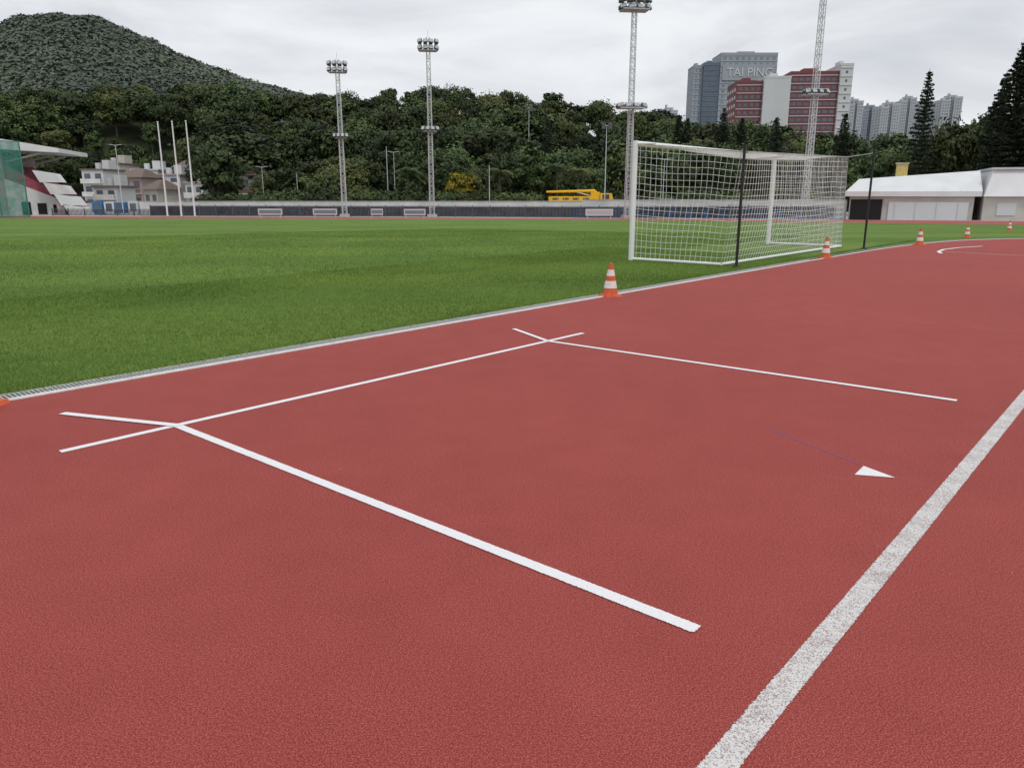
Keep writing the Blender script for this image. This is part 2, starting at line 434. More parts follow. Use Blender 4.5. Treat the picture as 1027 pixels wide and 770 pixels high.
# ------------------------------------------------------------------ cones
def cone(x, y, h=.47):
    mb = MB(); s = h/.47
    bw = .128*s
    mb.hexa([(-bw, -bw, 0), (bw, -bw, 0), (bw, bw, 0), (-bw, bw, 0), (-bw*.92, -bw*.92, .03*s), (bw*.92, -bw*.92, .03*s), (bw*.92, bw*.92, .03*s), (-bw*.92, bw*.92, .03*s)], M_orange)
    zs = [.03, .12, .22, .29, .375, .47]
    ms = [M_orange, M_conew, M_orange, M_conew, M_orange]
    R = lambda z: .085*(1-(z-.03)/.44)+.024
    for i in range(5):
        ex = .002 if ms[i] is M_conew else 0
        mb.tube((0, 0, zs[i]*s), (0, 0, zs[i+1]*s), (R(zs[i])+ex)*s, (R(zs[i+1])+ex)*s, ms[i], n=24, caps=True)
    mb.tube((0, 0, .03*s), (0, 0, .05*s), .115*s, .09*s, M_orange, n=24)
    mb.build('traffic_cone', loc=(x, y, T(y)), rz=random.uniform(0, 1.5))
cone(1.39, 10.72); cone(7.1, 17.35); cone(11.6, 21.9); cone(15.7, 26.6, .42); cone(22.4, 34.8, .45)
cone(-3.62, 4.96)

# ------------------------------------------------------------------ far wall and fence
def along(pts, step):
    out = []
    for i in range(len(pts)-1):
        a, b = Vector(pts[i]), Vector(pts[i+1]); L_ = (b-a).length; n = max(1, int(L_/step))
        for j in range(n): out.append((a.lerp(b, j/n), a.lerp(b, (j+1)/n)))
    return out
mb = MB()
for a, b in along([(-53, 111.3), (-10, 108), (16, 102), (37, 86)], 6):
    m_ = (a+b)/2; L_ = (b-a).length; an = math.atan2(b.y-a.y, b.x-a.x)
    zt = sz(202.5, m_.y) if m_.x < 10 else sz(201, m_.y); z0 = T(m_.y)
    mb.box((m_.x, m_.y, (zt+z0)/2), (L_-.04, .25, zt-z0), M_wall, an)
    mb.box((m_.x, m_.y, zt+.05), (L_-.02, .34, .1), M_conc, an)
    mb.box((a.x, a.y-.02, (zt+z0)/2), (.3, .3, zt-z0-.02), M_wall, an)
mb.build('boundary_wall')
mb = MB()
for a, b in along([(-66, 111.5), (-51, 109.6), (-10, 105.2), (16, 99.2), (35, 84)], 2.4):
    m_ = (a+b)/2; L_ = (b-a).length; an = math.atan2(b.y-a.y, b.x-a.x); z0 = T(m_.y); h = 1.45 if m_.x > -51 else .95
    mb.tube((a.x, a.y, z0), (a.x, a.y, z0+h+.15), .055, mat=M_fpost, n=6)
    mb.box((m_.x, m_.y, z0+h), (L_, .05, .06), M_fpost, an)
    mb.box((m_.x, m_.y, z0+.12), (L_, .05, .06), M_fpost, an)
    k = 13
    for j in range(k):
        p = a.lerp(b, (j+.5)/k)
        mb.box((p.x, p.y, z0+h/2), (L_/k*(.93 if m_.x > -51 else .5), .02, h-.14), M_fence, an)
mb.build('perimeter_fence')
mb = MB()
for a, b in along([(8, 99.0), (16, 97.2), (35, 82)], 2.2):
    m_ = (a+b)/2; L_ = (b-a).length*.9; an = math.atan2(b.y-a.y, b.x-a.x); z0 = T(m_.y)
    for zz in (.1, .55, 1.0): mb.box((m_.x, m_.y, z0+zz), (L_, .04, .05), M_blue, an)
    for p in (a, a.lerp(b, .9)): mb.box((p.x, p.y, z0+.52), (.05, .05, 1.04), M_blue, an)
mb.build('blue_crowd_barrier')
for u, Y, w_ in ((271, 103, 3.2), (326, 103, 3.2), (416, 101, 2.8), (601, 93, 3.3), (378, 103, 1.6)):
    x = sx(u, 214, Y); z0 = T(Y); mb = MB()
    mb.box((0, 0, .75), (w_, .06, .8), M_white_wall); mb.box((0, -.035, .75), (w_*.9, .01, .45), M_winp if u != 601 else M_pale)
    for s_ in (-1, 1):
        mb.box((s_*w_*.42, .05, .4), (.07, .06, .8), M_galv); mb.box((s_*w_*.42, .25, .03), (.07, .9, .06), M_galv)
    mb.build('sign_board', loc=(x, Y, z0))

# ------------------------------------------------------------------ light towers
def lattice(mb, h, w0, w1, seg, mat, r=.05):
    def corner(k, z):
        w = (w0+(w1-w0)*z/h)/2; return (w*(-1 if k in (0, 3) else 1), w*(-1 if k in (0, 1) else 1), z)
    for k in range(4): mb.tube(corner(k, 0), corner(k, h), r, r*.8, mat, n=5, caps=False)
    n = int(h/seg)
    for i in range(n):
        z, z2 = h*i/n, h*(i+1)/n
        for k in range(4):
            a, b = k, (k+1) % 4
            mb.tube(corner(a, z), corner(b, z2), r*.45, mat=mat, n=4, caps=False)
            if i % 2 == 0: mb.tube(corner(a, z), corner(b, z), r*.5, mat=mat, n=4, caps=False)
def light_tower(u, Y, vtop, headw, mids, w=.62, rows=3):
    x = sx(u, 218, Y); z0 = T(Y); h = sz(vtop, Y)-z0
    mb = MB(); mb.box((0, 0, .2), (1.3, 1.3, .4), M_conc)
    lattice(mb, h, w, w*.72, .62, M_galv, r=.055)
    for zz in np.arange(.6, h, .35): mb.tube((-.16, -w/2-.06, zz), (.16, -w/2-.06, zz), .012, mat=M_galv, n=4)
    for s_ in (-.17, .17): mb.tube((s_, -w/2-.06, .4), (s_, -w/2-.06, h), .02, mat=M_galv, n=4)
    def bank(z, wd, nr, nc):
        mb.box((0, 0, z-.35), (wd*.8, wd*.5, .06), M_galv)
        for zz in (.0, .5):
            for sy in (-1, 1): mb.tube((-wd*.4, sy*wd*.25, z+zz-.3), (wd*.4, sy*wd*.25, z+zz-.3), .025, mat=M_galv, n=4)
            for sx_ in (-1, 1): mb.tube((sx_*wd*.4, -wd*.25, z+zz-.3), (sx_*wd*.4, wd*.25, z+zz-.3), .025, mat=M_galv, n=4)
        for r_ in range(nr):
            zz = z+r_*.78
            mb.tube((-wd/2, -.35, zz), (wd/2, -.35, zz), .04, mat=M_galv, n=5)
            for c_ in range(nc):
                xx = -wd/2+wd*(c_+.5)/nc
                Rm = Matrix.Rotation(math.radians(-35), 3, 'X') @ Matrix.Rotation((c_-(nc-1)/2)*.25, 3, 'Z')
                mb.box((xx, -.55, zz-.05), (wd/nc*.74, .28, .56), M_lampbody, M=Rm)
                mb.box(tuple(Vector((xx, -.55, zz-.05))+Rm @ Vector((0, -.16, 0))), (wd/nc*.62, .04, .46), M_lamp, M=Rm)
                mb.box((xx, .45, zz-.05), (wd/nc*.6, .28, .45), M_lampbody, M=Matrix.Rotation(math.radians(35), 3, 'X'))
            mb.tube((-wd/2, .3, zz), (wd/2, .3, zz), .04, mat=M_galv, n=5)
        for xx in (-wd*.3, wd*.3):
            mb.tube((xx, 0, z-.35), (xx, 0, z+(nr-1)*.78+.2), .035, mat=M_galv, n=5)
    bank(h-rows*.62, headw, rows, 4)
    for vm, wm in mids: bank(sz(vm, Y)-z0, wm, 1, 4)
    mb.tube((0, 0, h), (0, 0, h+.9), .02, mat=M_galv, n=4)
    mb.build('floodlight_tower', loc=(x, Y, z0), rz=math.radians(8))
light_tower(346, 106, 60, 2.7, [(136, 2.0)], .62, 2)
light_tower(433.5, 105, 38, 2.8, [(129, 2.4)], .62, 2)
light_tower(629, 97, -4, 4.0, [(106, 3.9)], .66, 2)
light_tower(806, 90, -60, 4.0, [(92, 3.0)], .62, 2)

# poles
def pole(name, u, Y, vtop, r, mat, kind=None, vb=215):
    x = sx(u, vb, Y); z0 = T(Y); h = sz(vtop, Y)-z0; mb = MB()
    mb.tube((0, 0, 0), (0, 0, h), r, r*.55, mat, n=10)
    mb.tube((0, 0, 0), (0, 0, .15), r*2.2, mat=M_conc, n=10)
    if kind == 'flag':
        mb.tube((0, 0, h), (0, 0, h+.12), r, mat=mat, n=8); mb.tube((r+.03, 0, 1), (r*.6+.03, 0, h-.1), .008, mat=M_wpaint, n=4)
    if kind == 'lamp':
        mb.tube((0, 0, h), (-.9, -.2, h+.15), .035, mat=mat, n=6); mb.box((-1.1, -.25, h+.14), (.55, .2, .1), M_lampbody)
        mb.tube((0, 0, h), (.9, .2, h+.15), .035, mat=mat, n=6); mb.box((1.1, .25, h+.14), (.55, .2, .1), M_lampbody)
    if kind == 'flood':
        mb.box((0, 0, h), (1.3, .1, .1), M_galv)
        for s_ in (-.45, .45): mb.box((s_, -.12, h+.2), (.5, .3, .35), M_lampbody)
        for s_ in (-.45, .45): mb.box((s_, -.12, h-.3), (.5, .3, .35), M_lampbody)
    mb.build(name, loc=(x, Y, z0))
for u, vt in ((168, 123), (182, 122.5), (195.5, 122)): pole('flagpole', u, 107, vt, .12, M_wpaint, 'flag', 216)
pole('street_lamp', 124, 115, 146, .08, M_galv, 'lamp'); pole('street_lamp', 390, 117, 147, .07, M_galv)
pole('street_lamp', 397, 119, 153, .06, M_galv, 'lamp'); pole('street_lamp', 606, 112, 126, .08, M_galv, 'flood')
pole('street_lamp', 491, 112, 166, .07, M_galv); pole('street_lamp', 530, 150, 108, .08, M_galv, 'flood')
pole('street_lamp', 266, 118, 168, .06, M_galv, 'lamp'); pole('street_lamp', 300, 118, 174, .06, M_galv)
pole('street_lamp', 664, 110, 160, .06, M_galv, 'lamp')

# ------------------------------------------------------------------ crane truck
def truck(x, y, z):
    t = empty('crane_truck', (x, y, z)); mb = MB()
    mb.box((0, 0, .95), (10.2, 2.3, .35), M_yellow); mb.box((-1.4, 0, 2.0), (6.4, 2.3, 1.3), M_yellow)
    for k in range(4): mb.box((-3.6+k*1.5, -1.17, 2.3), (.9, .03, .3), M_lampbody)
    mb.hexa([(3.0, -1.15, 1.2), (5.1, -1.15, 1.2), (5.1, 1.15, 1.2), (3.0, 1.15, 1.2), (3.0, -1.1, 3.1), (4.7, -1.1, 3.1), (4.7, 1.1, 3.1), (3.0, 1.1, 3.1)], M_yellow)
    mb.box((2.3, 0, 2.3), (1.3, 1.6, 2.0), M_yellow)
    for k in range(6): mb.box((-4.3+k*1.0, -1.19, 2.05), (.07, .05, 1.1), M_yellow)
    mb.build('body', t)
    mb = MB(); mb.box((3.8, -1.14, 2.6), (1.0, .04, .65), M_glass)
    mb.build('windows', t)
    mb = MB(); mb.tube((2.3, 0, 3.45), (-4.9, 0, 3.3), .22, .15, M_yellow, n=8); mb.tube((2.3, 0, 1.5), (2.3, 0, 3.5), .28, mat=M_yellow, n=10)
    mb.tube((2.1, 0, 2.6), (-.5, 0, 3.3), .09, mat=M_galv, n=8); mb.tube((-4.8, 0, 3.2), (-4.8, 0, 2.5), .03, mat=M_black, n=6)
    mb.build('boom', t)
    mb = MB()
    for xx in (-3.6, -2.5, 3.7):
        for yy in (-1, 1): mb.tube((xx, yy*1.0-.15, .5), (xx, yy*1.0+.15, .5), .5, mat=M_tyre, n=18); mb.tube((xx, yy*1.0-.17, .5), (xx, yy*1.0+.17, .5), .2, mat=M_galv, n=10)
    mb.build('wheels', t)
truck(sx(581, 200, 116), 116, -1.55)

# ------------------------------------------------------------------ generic buildings
def windows_grid(mb, x0, x1, z0, z1, y, nx, nz, fw, fh, mat, dep=.15):
    dx = (x1-x0)/nx; dz = (z1-z0)/nz
    for i in range(nx):
        for j in range(nz):
            mb.box((x0+dx*(i+.5), y, z0+dz*(j+.5)), (dx*fw, dep, dz*fh), mat)
def block_building(name, blocks, rz, loc):
    """blocks: (x0,x1,depth,ztop,wallmat,nx,nz,fw,fh,winmat,yoff)"""
    p = empty(name, loc, rz); W = MB(); G = MB(); R = MB()
    for (x0, x1, dp, zt, wm, nx, nz, fw, fh, gm, yo) in blocks:
        W.box(((x0+x1)/2, yo+dp/2, zt/2), (x1-x0, dp, zt), wm)
        R.box(((x0+x1)/2, yo+dp/2, zt+.5), (x1-x0+.2, dp+.2, 1.0), wm)
        R.box(((x0+x1)/2, yo+dp*.5, zt+2.2), ((x1-x0)*.3, dp*.3, 2.4), wm)
        if nx:
            windows_grid(G, x0+.6, x1-.6, 3, zt-1, yo, nx, nz, fw, fh, gm)
            nd = max(2, int(dp/5))
            dz = (zt-4)/nz
            for j in range(nz): W.box(((x0+x1)/2, yo-.12, 3+dz*(j+1)), (x1-x0-.4, .3, .45), M_pale if wm is M_redwall else wm)
            for i in range(nd):
                for j in range(nz):
                    for xs in (x0, x1):
                        G.box((xs, yo+dp*(i+.5)/nd, 3+dz*(j+.5)), (.15, dp/nd*fw, dz*fh), gm)
    W.build('walls', p); R.build('roof', p)
    if G.v: G.build('windows', p)
    return p
Y = 400
def bx(u, v=110): return sx(u, v, Y)
o = bx(738)
zb = -1.6
def H(v): return sz(v, Y)-zb
block_building('red_office_building', [
    (0, bx(764)-o, 22, H(83), M_redwall, 4, 14, .6, .45, M_win, 2),
    (bx(764)-o, bx(790)-o, 24, H(79), M_white_wall, 0, 0, 0, 0, M_win, 0),
    (bx(790)-o, bx(837)-o, 22, H(74), M_redwall, 7, 15, .78, .42, M_win, 1.5),
    (bx(837)-o, bx(849)-o, 25, H(67), M_white_wall, 1, 15, .2, .3, M_win, 0),
], math.radians(-4), (o, Y, zb))
Y = 600; o = bx(695)
tp = block_building('grey_glass_tower', [
    (0, bx(704)-o, 20, H(66), M_grey_wall, 2, 24, .5, .5, M_winp, 4),
    (bx(704)-o, bx(720)-o, 24, H(64), M_bluewall, 4, 26, .8, .6, M_win, 1),
    (bx(720)-o, bx(776)-o, 26, H(54.5), M_grey_wall, 9, 26, .5, .45, M_winp, 0),
], 0, (o, Y, zb))
fc = bpy.data.curves.new('sign_lettering', 'FONT'); fc.body = 'TAI PING'; fc.size = 8.4; fc.extrude = .2; fc.space_character = 1.0
fc.materials.append(M_white_wall)
fo = bpy.data.objects.new('sign_lettering', fc); COL.objects.link(fo); fo.parent = tp
fo.location = (bx(726)-o, -.9, H(77)); fo.rotation_euler = (math.pi/2, 0, 0)
mbk = MB(); mbk.box((bx(748)-o, -.25, H(73)), (bx(774)-bx(722), .8, 11), M_grey_wall); mbk.build('sign_band', tp)
for (u0, u1, vt, Y, wm) in ((851, 866, 102, 820, M_pale), (864, 882, 108, 900, M_grey_wall), (884, 903, 105, 860, M_pale), (903, 918, 99, 900, M_pale), (917, 940, 103, 950, M_grey_wall), (944, 964, 98, 900, M_pale), (646, 664, 122, 520, M_pale), (662, 680, 112, 560, M_pale), (1004, 1040, 120, 800, M_pale)):
    o = bx(u0); wd = bx(u1)-o; hh = H(vt)
    nf = max(6, int(hh/3.3))
    block_building('apartment_tower', [(0, wd*.42, 18, hh-3, wm, 3, nf, .5, .5, M_winp, 0), (wd*.42, wd*.6, 14, hh+2, wm, 1, nf, .5, .6, M_win, 3), (wd*.6, wd, 18, hh, wm, 3, nf, .5, .5, M_winp, 0)], random.uniform(-.1, .1), (o, Y, zb))

# village houses on the left
def house(u0, u1, vt, Y, wm, rm, floors, kind):
    x0 = sx(u0, 190, Y); x1 = sx(u1, 190, Y); w = x1-x0; h = sz(vt, Y)+1.6
    p = empty('village_house', (x0, Y, -1.6), random.uniform(-.12, .12)); W = MB(); G = MB(); R = MB()
    W.box((w/2, 4, h/2), (w, 8, h), wm)
    fh = h/floors
    for f in range(floors):
        n = max(2, int(w/2.6))
        for i in range(n):
            xx = w*(i+.5)/n
            G.box((xx, 0, fh*(f+.55)), (w/n*.55, .12, fh*.42), M_win)
            W.box((xx, -.1, fh*(f+.28)), (w/n*.7, .3, .1), M_wall)
        if f: W.box((w*.5, -.5, fh*f+.05), (w*.92, 1.2, .14), M_wall); W.box((w*.5, -1.05, fh*f+.5), (w*.92, .08, .8), rm if kind else M_wall)
    if kind == 1:
        R.hexa([(-.4, -.6, h), (w+.4, -.6, h), (w+.4, 8.6, h), (-.4, 8.6, h), (.8, 3.4, h+1.6), (w-.8, 3.4, h+1.6), (w-.8, 4.6, h+1.6), (.8, 4.6, h+1.6)], rm)
    else:
        R.box((w/2, 4, h+.15), (w+.5, 8.5, .3), rm); R.box((w*.7, 5, h+1.2), (w*.3, 3, 1.9), wm)
        R.tube((w*.3, 4, h+.3), (w*.3, 4, h+1.6), .6, mat=M_galv, n=10)
    W.build('walls', p); G.build('windows', p); R.build('roof', p)
house(84, 106, 171, 160, M_white_wall, M_brick, 3, 0)
house(100, 124, 165, 178, M_cream, M_brick, 3, 0)
house(122, 143, 178, 150, M_pink, M_brick, 2, 1)
house(134, 160, 171, 172, M_white_wall, M_galv, 3, 0)
house(157, 181, 176, 158, M_white_wall, M_pink, 3, 0)
house(176, 200, 168, 180, M_cream, M_brick, 3, 1)
house(94, 116, 188, 134, M_white_wall, M_brick, 2, 0)
house(144, 158, 190, 132, M_cream, M_brick, 1, 1)
house(186, 204, 184, 132, M_white_wall, M_pink, 2, 0)
house(240, 264, 176, 131, M_cream, M_brick, 2, 1)
mb = MB()
for k, u in enumerate((100, 112, 122, 136, 148)):
    x = sx(u, 210, 119); mb.box((x, 119, -.6), (1.5, 1.4, 2.0-.2*(k % 3)), (M_blue, M_wall, M_blue, M_galv, M_wall)[k])
    mb.box((x, 118.27, -.5), (.9, .06, 1.1), M_win)
mb.build('site_kiosk')

# grandstand
def grandstand():
    Yg = 118; z0 = -1.6; xf = 0
    p = empty('grandstand', (sx(78, 212, Yg), Yg, z0), math.radians(14)); W = MB(); S = MB(); R = MB()
    n = 10; D = 14; xs = xf-1.2; st = .8; rs = .58
    W.box((xf-.9, D/2, .8), (.3, D, 1.6), M_wall)
    for i in range(n):
        xx = xs-st*(i+1); zt = 1.6+rs*i
        S.box((xx, D/2+.3, zt/2+.0), (st, D-.6, zt), M_seat)
        for k in range(0, 6): S.box((xx+.1, 1.4+k*2.1, zt+.18), (.35, 1.8, .36), M_seat)
    xb = xs-st*n
    W.hexa([(xb, -.1, 0), (xf, -.1, 0), (xf, .3, 0), (xb, .3, 0), (xb, -.1, 5.2), (xf, -.1, 1.3), (xf, .3, 1.3), (xb, .3, 5.2)], M_wall)
    for k in range(3): W.box((xs-1.4-k*2.1, -.14, .9), (1.2, .1, 1.2+k*.4), M_dark)
    S.hexa([(xb, .32, 5.0), (xs, .32, 1.3), (xs, .5, 1.3), (xb, .5, 5.0), (xb, .32, 7.4), (xs, .32, 2.2), (xs, .5, 2.2), (xb, .5, 7.4)], M_seat)
    W.box((xb-3, D/2, 4.2), (6, D, 8.4), M_pink)
    for k in range(3): W.box((xb-.4, 1+k*6, 5), (.5, .6, 10), M_conc)
    zr = sz(143, Yg)-z0; xr = -1.2
    R.hexa([(xb-3, -1, zr-1.0), (xr, -1, zr-1.5), (xr, D, zr-1.5), (xb-3, D, zr-1.0), (xb-3, -1, zr+.9), (xr, -1, zr-.9), (xr, D, zr-.9), (xb-3, D, zr+.9)], M_roofw)
    for k in range(3):
        R.tube((xb-.4, 1+k*6, 7.5), (xr-3, 1+k*6, zr-1.5), .15, mat=M_galv, n=6)
    for k, (dx, zz) in enumerate(((2.0, 1.4), (1.0, 2.9), (-.2, 4.5), (-1.4, 6.2))):
        W.hexa([(dx-2.4, -2.6, zz-1.5), (dx+.5, -2.6, zz-1.5), (dx+.5, -.3, zz-1.5), (dx-2.4, -.3, zz-1.5), (dx-3.2, -2.6, zz+.2), (dx-.2, -2.6, zz-.3), (dx-.2, -.3, zz-.3), (dx-3.2, -.3, zz+.2)], M_wall if k % 2 == 0 else M_roofw)
    W.box((-1.6, -1.4, 2.2), (1.0, 1.8, 4.4), M_pink)
    W.build('structure', p); S.build('seating', p); R.build('roof', p)
grandstand()

# throwing cage with green net
mn, nt, b = newmat('green_cage_net')
b.inputs['Base Color'].default_value = (.03, .22, .17, 1); b.inputs['Roughness'].default_value = .8
tr = nt.nodes.new('ShaderNodeBsdfTransparent'); mx = nt.nodes.new('ShaderNodeMixShader'); mx.inputs[0].default_value = .5
nz = nt.nodes.new('ShaderNodeTexNoise'); nz.inputs['Scale'].default_value = .9; tcc = nt.nodes.new('ShaderNodeTexCoord'); nt.links.new(tcc.outputs['Object'], nz.inputs['Vector'])
mrr = nt.nodes.new('ShaderNodeMapRange'); mrr.inputs[1].default_value = .35; mrr.inputs[2].default_value = .65; mrr.inputs[3].default_value = .55; mrr.inputs[4].default_value = .8
nt.links.new(nz.outputs['Fac'], mrr.inputs[0]); nt.links.new(mrr.outputs[0], mx.inputs[0])
nt.links.new(tr.outputs[0], mx.inputs[1]); nt.links.new(b.outputs[0], mx.inputs[2]); nt.links.new(mx.outputs[0], nt.nodes['Material Output'].inputs['Surface'])
cage = empty('throwing_cage', (sx(-20, 216, 104), 104, -1.6)); mb = MB(); nb = MB()
M_gpost = plain('green_post', (.05, .22, .18), .5)
pp = [(6.0, 1.0), (4.6, -2.5), (1.2, -4), (-2.2, -4), (-5.6, -2.5), (-7.2, 1.2)]
ht = sz(141, 104)+1.6
for i, (x, y) in enumerate(pp): mb.tube((x, y, 0), (x, y, ht), .09, mat=M_gpost, n=8)
for i in range(5):
    a, c = pp[i], pp[i+1]; K = 8
    for hz_ in (ht-.1, ht*.5): mb.tube((a[0], a[1], hz_), (c[0], c[1], hz_), .04, mat=M_gpost, n=6)
    for k in range(K):
        P = [(a[0]+(c[0]-a[0])*t, a[1]+(c[1]-a[1])*t+.25*math.sin(t*12)) for t in (k/K, (k+1)/K)]
        nb.face([(P[0][0], P[0][1], .05), (P[1][0], P[1][1], .05), (P[1][0], P[1][1], ht-.1), (P[0][0], P[0][1], ht-.1)], mn)
mb.build('posts', cage); nb.build('netting', cage)

# shed on the right
def shed():
    Ys = 82; x0 = sx(850, 215, Ys); z0 = T(Ys)-.05
    p = empty('sports_storage_building', (x0, Ys, z0-.05), -.40)
    w = 11.6; ev = 2.5; rd = 4.3
    W = MB(); R = MB(); D = MB()
    W.box((w/2, 5, ev/2), (w-.3, 10, ev), M_cream)
    D.box((1.7, -.05, 1.1), (3.0, .2, 2.2), M_dark)
    W.box((7.4, -.1, 1.0), (7.2, .16, 1.9), M_white_wall)
    for k in range(4): D.box((4.4+k*1.9, -.2, 1.0), (.06, .06, 1.9), M_galv)
    ov = .4
    R.hexa([(-ov, -ov, ev), (w+ov, -ov, ev), (w+ov, 10.5, ev), (-ov, 10.5, ev), (-ov, -ov, ev+.5), (w+ov, -ov, ev+.5), (w+ov, 10.5, ev+.5), (-ov, 10.5, ev+.5)], M_roofw)
    R.hexa([(-ov, -ov, ev+.5), (w+ov, -ov, ev+.5), (w+ov, 10.5, ev+.5), (-ov, 10.5, ev+.5), (.8, 3.0, rd), (w+ov, 3.0, rd+.75), (w+ov, 6.8, rd+.75), (.8, 6.8, rd)], M_roofw)
    for k in range(1, 7): R.tube((1+k*(w-1)/7, -ov-.01, ev+.51), (1+k*(w-1)/7, 3.0, rd+.02+.75*(k/7)), .02, mat=M_roofw, n=4)
    W.box((w+7.4, 4, ev/2+.05), (13.6, 9, ev+.1), M_cream)
    R.hexa([(w+.5, -.9, ev), (w+15, -.9, ev), (w+15, 9.4, ev), (w+.5, 9.4, ev), (w+1.2, .3, rd+.75), (w+15, .3, rd+.75), (w+15, 9.4, rd+.75), (w+1.2, 9.4, rd+.75)], M_roofw)
    R.box((w+7.9, 4.5, rd+.85), (13.8, 9, .2), M_galv)
    for k in range(4): D.box((w+2.6+k*3.0, -.52, 1.3), (1.6, .08, 1.2), M_white_wall)
    R.box((5.0, 6.0, rd+.7), (1.1, 1.1, 1.8), plain('yellow_chimney', (.50, .40, .14), .8)); R.box((5.0, 6, rd+1.66), (1.3, 1.3, .12), M_conc)
    W.build('walls', p); R.build('roof', p); D.build('openings', p)
shed()

# ------------------------------------------------------------------ vegetation
def tube_quads(a, b, r0, r1, n=6):
    a = np.array(a, float); b = np.array(b, float); d = b-a; d /= np.linalg.norm(d)
    t = np.array([0, 0, 1.]) if abs(d[2]) < .9 else np.array([1., 0, 0])
    e1 = np.cross(d, t); e1 /= np.linalg.norm(e1); e2 = np.cross(d, e1); out = []
    for i in range(n):
        p, q = 2*np.pi*i/n, 2*np.pi*(i+1)/n
        o1 = e1*np.cos(p)+e2*np.sin(p); o2 = e1*np.cos(q)+e2*np.sin(q)
        out += [a+o1*r0, a+o2*r0, b+o2*r1, b+o1*r1]
    return out
def leaf_quads(rg, P, Nn, size):
    n = len(P)
    N = Nn+rg.normal(0, .7, (n, 3)); N /= np.linalg.norm(N, axis=1)[:, None]
    r = rg.normal(0, 1, (n, 3)); u = np.cross(N, r); u /= np.linalg.norm(u, axis=1)[:, None]; v = np.cross(N, u)
    s = size*rg.uniform(.5, 1.15, n)[:, None]; s2 = s*rg.uniform(.45, .8, n)[:, None]
    return np.stack([P-u*s, P-v*s2, P+u*s, P+v*s2], 1).reshape(-1, 3)
def tree_mesh(name, seed, Ht, R, base, nl=10, leaf=.4, sub=22, per=22, mat=None, flat=1.0):
    rg = np.random.default_rng(seed); mat = mat or M_leaf
    tq = []; top = base+(Ht-base)*.45
    tq += tube_quads((0, 0, -.3), (.1, .05, base), .035*Ht, .024*Ht); tq += tube_quads((.1, .05, base), (.2, 0, top), .024*Ht, .012*Ht)
    P = []; N = []; Tn = []
    cz = (Ht+base)/2; hz = (Ht-base)/2
    for k in range(nl):
        an = 2*np.pi*(k*.618)+rg.normal(0, .2); zz = -0.75+1.55*(k+.5)/nl
        rr = R*.62*math.sqrt(max(.05, 1-zz*zz*.9))*rg.uniform(.6, 1.1)
        rl = R*rg.uniform(.30, .55)
        c = np.array([math.cos(an)*rr, math.sin(an)*rr, cz+zz*(hz-rl*.6)*flat])
        tq += tube_quads((.12, .03, base+(top-base)*rg.random()), c, .012*Ht, .004*Ht, 4)
        dd = rg.normal(0, 1, (sub, 3)); dd[:, 2] = np.abs(dd[:, 2])*1.1-.35; dd /= np.linalg.norm(dd, axis=1)[:, None]
        cc = c+dd*rl*rg.uniform(.55, 1.05, (sub, 1))*np.array([1, 1, .8])
        lt = rg.uniform(-.15, .2)
        for q in range(sub):
            rad = rl*rg.uniform(.16, .30); g = rg.normal(0, 1, (per, 3))*rad*np.array([1, 1, .65])
            P.append(cc[q]+g); N.append(dd[q]+g/rad*.5+np.array([0, 0, .5]))
            Tn.append(np.clip(lt+rg.uniform(.05, .85)+rg.normal(0, .12, per), 0, 1))
    P = np.concatenate(P); N = np.concatenate(N); Tn = np.concatenate(Tn)
    V = leaf_quads(rg, P, N, leaf); nt_ = len(tq)//4
    V = np.concatenate([np.array(tq), V])
    return fast_mesh(name, V, 4, np.concatenate([np.zeros(nt_), Tn]), [M_bark, mat], np.concatenate([np.zeros(nt_), np.ones(len(Tn))]))
def pine_mesh(name, seed, Ht, R, dens=1.0):
    rg = np.random.default_rng(seed); tq = tube_quads((0, 0, -.3), (0, 0, Ht), .018*Ht, .03, 7)
    P = []; N = []; Tn = []; z = Ht*.07
    while z < Ht*.985:
        f = (z/Ht); rad = R*(1-f)**.75*(0.75+.25*min(1, f*6))+.12
        nb = 7 if f < .8 else 5; a0 = rg.random()*6
        for k in range(nb):
            if rg.random() < .08: continue
            an = a0+2*np.pi*k/nb+rg.normal(0, .12); L_ = rad*rg.uniform(.72, 1.1)
            n = int(max(10, L_*26*dens)); t = rg.random(n)**.8
            d = np.array([math.cos(an), math.sin(an), 0]); s = np.array([-d[1], d[0], 0])
            lift = .10*L_*np.sin(t*2.6)+.16*L_*t*t*(1 if f > .4 else .2)
            wd = .16*L_*(1.15-t)+.05
            p = np.outer(t*L_, d)+np.outer(rg.normal(0, 1, n)*wd, s); p[:, 2] += z+lift+rg.normal(0, .07, n)
            P.append(p); N.append(np.tile([0, 0, 1.], (n, 1))); Tn.append(np.clip(rg.uniform(.2, .8)+rg.normal(0, .15, n), 0, 1))
            tq += tube_quads((0, 0, z), tuple(d*L_*.9+np.array([0, 0, z+.1*L_])), .03, .01, 3)
        z += Ht*.028*rg.uniform(.85, 1.2)*(1.25-.6*f)
    P = np.concatenate(P); N = np.concatenate(N); Tn = np.concatenate(Tn)
    V = leaf_quads(rg, P, N, .19); nt_ = len(tq)//4
    V = np.concatenate([np.array(tq), V])
    return fast_mesh(name, V, 4, np.concatenate([np.zeros(nt_), Tn]), [M_bark, M_pine], np.concatenate([np.zeros(nt_), np.ones(len(Tn))]))
def put(me, name, x, y, z, s=1, rz=0, parent=None, sc3=None):
    o = bpy.data.objects.new(name, me); COL.objects.link(o); o.location = (x, y, z); o.rotation_euler[2] = rz
    o.scale = sc3 if sc3 else (s, s, s)
    if parent: o.parent = parent
    return o
